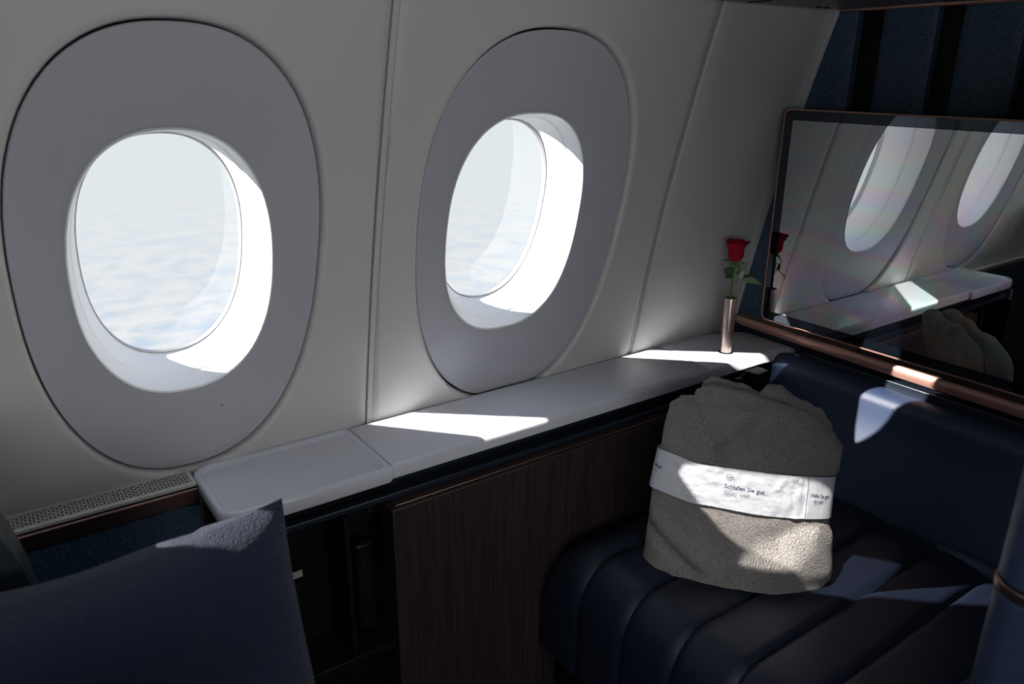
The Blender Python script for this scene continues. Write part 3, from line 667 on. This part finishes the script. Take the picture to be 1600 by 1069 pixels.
lf('leaf', LEAF, scr(.016, -.032, -.004), scr(.044, -.026, -.001), .0040, (-.5, -.3, .8))
lf('leaf', LEAFLIT, scr(.014, -.036, -.006), scr(.021, -.016, -.008), .0050, (-.9, -.3, .3))
lf('leaf', LEAF, scr(.004, -.028, -.002), scr(.011, -.016, -.003), .0022, (-.9, -.3, .3))
# ------------------------------------------------------------------ pillow
pw = empty('pillow', (.0, .82, -.87), 'navy wool throw pillow with one sunlit upper edge, lower left', 'pillow')
def pillow(cx, zc, hw, hh, dy):
    V, Fc = [], []; m = 44
    for side in (-1, 1):
        for i in range(m+1):
            for j in range(m+1):
                s_, t_ = i/m*2-1, j/m*2-1
                pin = 1-.060*(1-abs(s_)**2)*abs(t_)**6; pin2 = 1-.05*(1-abs(t_)**2)*abs(s_)**6
                x = cx+s_*hw*pin2-(.022*(1-t_)/2*(1+.6*t_*t_) if s_ > 0 else 0)*s_; z = zc+t_*hh*pin+(.008 if s_ > .6 and t_ > .6 else 0)*(s_+t_-1.2)
                th_ = dy*((1-abs(s_)**2.6)*(1-abs(t_)**2.6))**.42+.0015
                wn = .010*noise.noise(Vector((x*9, z*9, side*3)))*min(1, th_/.03)
                V.append((x, side*(th_)+wn+.5*0+lean(z-zc)+YP, z))
    n1 = (m+1)*(m+1)
    for sd_ in (0, 1):
        for i in range(m):
            for j in range(m): k = sd_*n1+i*(m+1)+j; Fc.append((k, k+1, k+m+2, k+m+1))
    rim = [i*(m+1) for i in range(m+1)]+[m*(m+1)+j for j in range(1, m+1)]+[i*(m+1)+m for i in range(m-1, -1, -1)]+[j for j in range(m-1, 0, -1)]
    for a, b in zip(rim, rim[1:]+rim[:1]): Fc.append((a, b, b+n1, a+n1))
    return V, Fc
YP = .665
def lean(q): return .70*q if q > .06 else .042-.42*(.06-q)*math.exp((q-.06)*9)
obj('pillow_cover', pillow(.005, -.675, .240, .195, .085), PILLOWM, pw)
# seat the pillow leans on
st = empty('passenger_seat', (-.3, .6, -1.25), 'dark leather seat at the lower left edge behind the pillow', 'seat')
def seat_back():
    loops = []
    for k in range(19):
        a = R(89.9*k/18); xx = -.25+.25*math.sin(a)**.35; zt = -.70+.32*math.cos(a)**.8
        loops.append([(xx, .90, zt), (xx, .955, zt-.004), (xx, .965, zt-.02), (xx, .965, -1.20), (xx, .88, -1.20), (xx, .885, zt-.01)])
    loops.insert(0, [(-.9, y_, z_ if z_ < -1 else z_) for (x_, y_, z_) in loops[0]])
    return loft(loops, True, True, True)
GREENISH = principled('seat_shell', (.02, .028, .032), .35)
obj('seat_wing', seat_back(), GREENISH, st)
obj('seat_cushion', prism_slab(rrect(-.85, .24, .42, .87, .05), -.872, .14, .03), LEATHER_D, st)
obj('seat_base', box(-.8, .2, .45, .85, -1.25, -1.012), BLACK, st, bev=.01)
blk = empty('pillow_blocker', (-.35, .36, -1.25), 'added unseen dark console box beside the passenger seat, this side of the pillow', 'blocker')
obj('blocker_body', prism_slab(rrect(-1.2, .20, .30, .40, .03), -.425, .825, .02), BLACK, blk)  # unseen block added to keep light off the pillow front
# ------------------------------------------------------------------ upholstered divider at the right edge
dv = empty('seat_divider', (.80, .1, -1.25), 'blurred navy leather divider post with copper band, right edge', 'divider')
def capsule(r_, cx, y1_, y0_, z):
    out = []
    for k in range(13):
        a = R(180*k/12); out.append((cx+r_*math.cos(a), y1_+r_*math.sin(a), z))
    for k in range(13):
        a = R(180+180*k/12); out.append((cx+r_*math.cos(a), y0_+r_*math.sin(a), z))
    return out
DC = (.800, .229, -.30)
def capslab(r_, z0, z1, e_=.004): return loft([capsule(r_-e_, *DC, z0), capsule(r_, *DC, z0+e_), capsule(r_, *DC, z1-e_), capsule(r_-e_, *DC, z1)], True, True, True)
obj('lower_upholstery', capslab(.034, -1.25, -.486), LEATHER, dv)
obj('upper_upholstery', capslab(.034, -.474, .05), LEATHER, dv)
obj('copper_band', capslab(.0355, -.486, -.474, .0015), BROWNCOPPER, dv)
vp = obj('vent_plate', box(.7645, .770, -.02, .205, -.72, -.545), BLACK, dv, bev=.001)
for k in range(19):
    obj('vent_slat', box(.7615, .7645, -.018, .198, -.556-.0085*k, -.5525-.0085*k), principled('vent_blue', (.10, .13, .18), .4), dv, smooth=False)
# ------------------------------------------------------------------ added unseen spots: shutters shape the ledge streaks and the blanket patch
LAMPBLK = BLACK
def lamp(S, quads, energy, col, where='ledge'):
    """a small spot behind an added shutter plate cut to project each patch"""
    S = Vector(S); r_ = empty('patch_spot', S, 'added unseen shuttered spot high above the '+where, 'lamp', 'added patch spots')
    zc = S.z-.12; holes = []
    for q_ in quads: holes.append([S+(Vector((x, y_, z_))-S)*((zc-S.z)/(z_-S.z)) for x, y_, z_ in q_])
    for h in holes:
        c_ = sum(h, Vector())/len(h); g_ = sorted([(-1, 1), (-1, -1), (1, -1), (1, 1)], key=lambda q: 0)
        if len(h) == 4: ring = [Vector((S.x+.32*a_, S.y+.32*b_+.05, zc)) for a_, b_ in g_]
        else:
            ring = [c_+(p-c_).normalized()*.40 for p in h]
        obj('shutter_plate', loft([h, ring, [p-Vector((0, 0, -.002)) for p in ring], [p-Vector((0, 0, -.002)) for p in h]], True), LAMPBLK, r_, smooth=False)
    c_ = sum(holes[0], Vector())/len(holes[0])
    light('patch_spot_light', 'SPOT', S, c_-S, energy, col, spot_size=R(56), spot_blend=.1, shadow_soft_size=.0004)
Q1 = [(.512, 1.173, ZL), (.668, .998, ZL), (.816, .998, ZL), (.608, 1.173, ZL)]
Q2 = [(1.112, 1.173, ZL), (1.300, .998, ZL), (1.542, .900, ZL), (1.211, 1.173, ZL)]
lamp((.72, .30, .60), [Q1], 250, (1, .97, .93), 'middle of the white ledge')
lamp((1.12, .30, .60), [Q2], 250, (1, .96, .90), 'vase end of the ledge')
Q3 = []
for u, v in ((.045, .178), (.058, .194), (.085, .199), (.13, .192), (.2, .193), (.30, .197), (.36, .19), (.36, .0), (.29, -.01), (.225, .015), (.165, .035), (.13, .065), (.10, .10), (.072, .135), (.052, .16)):
    p = P3(u, v, .0); Q3.append(tuple(p))
lamp((.30, .62, .62), [Q3], 150, (1, .95, .88), 'folded blanket')
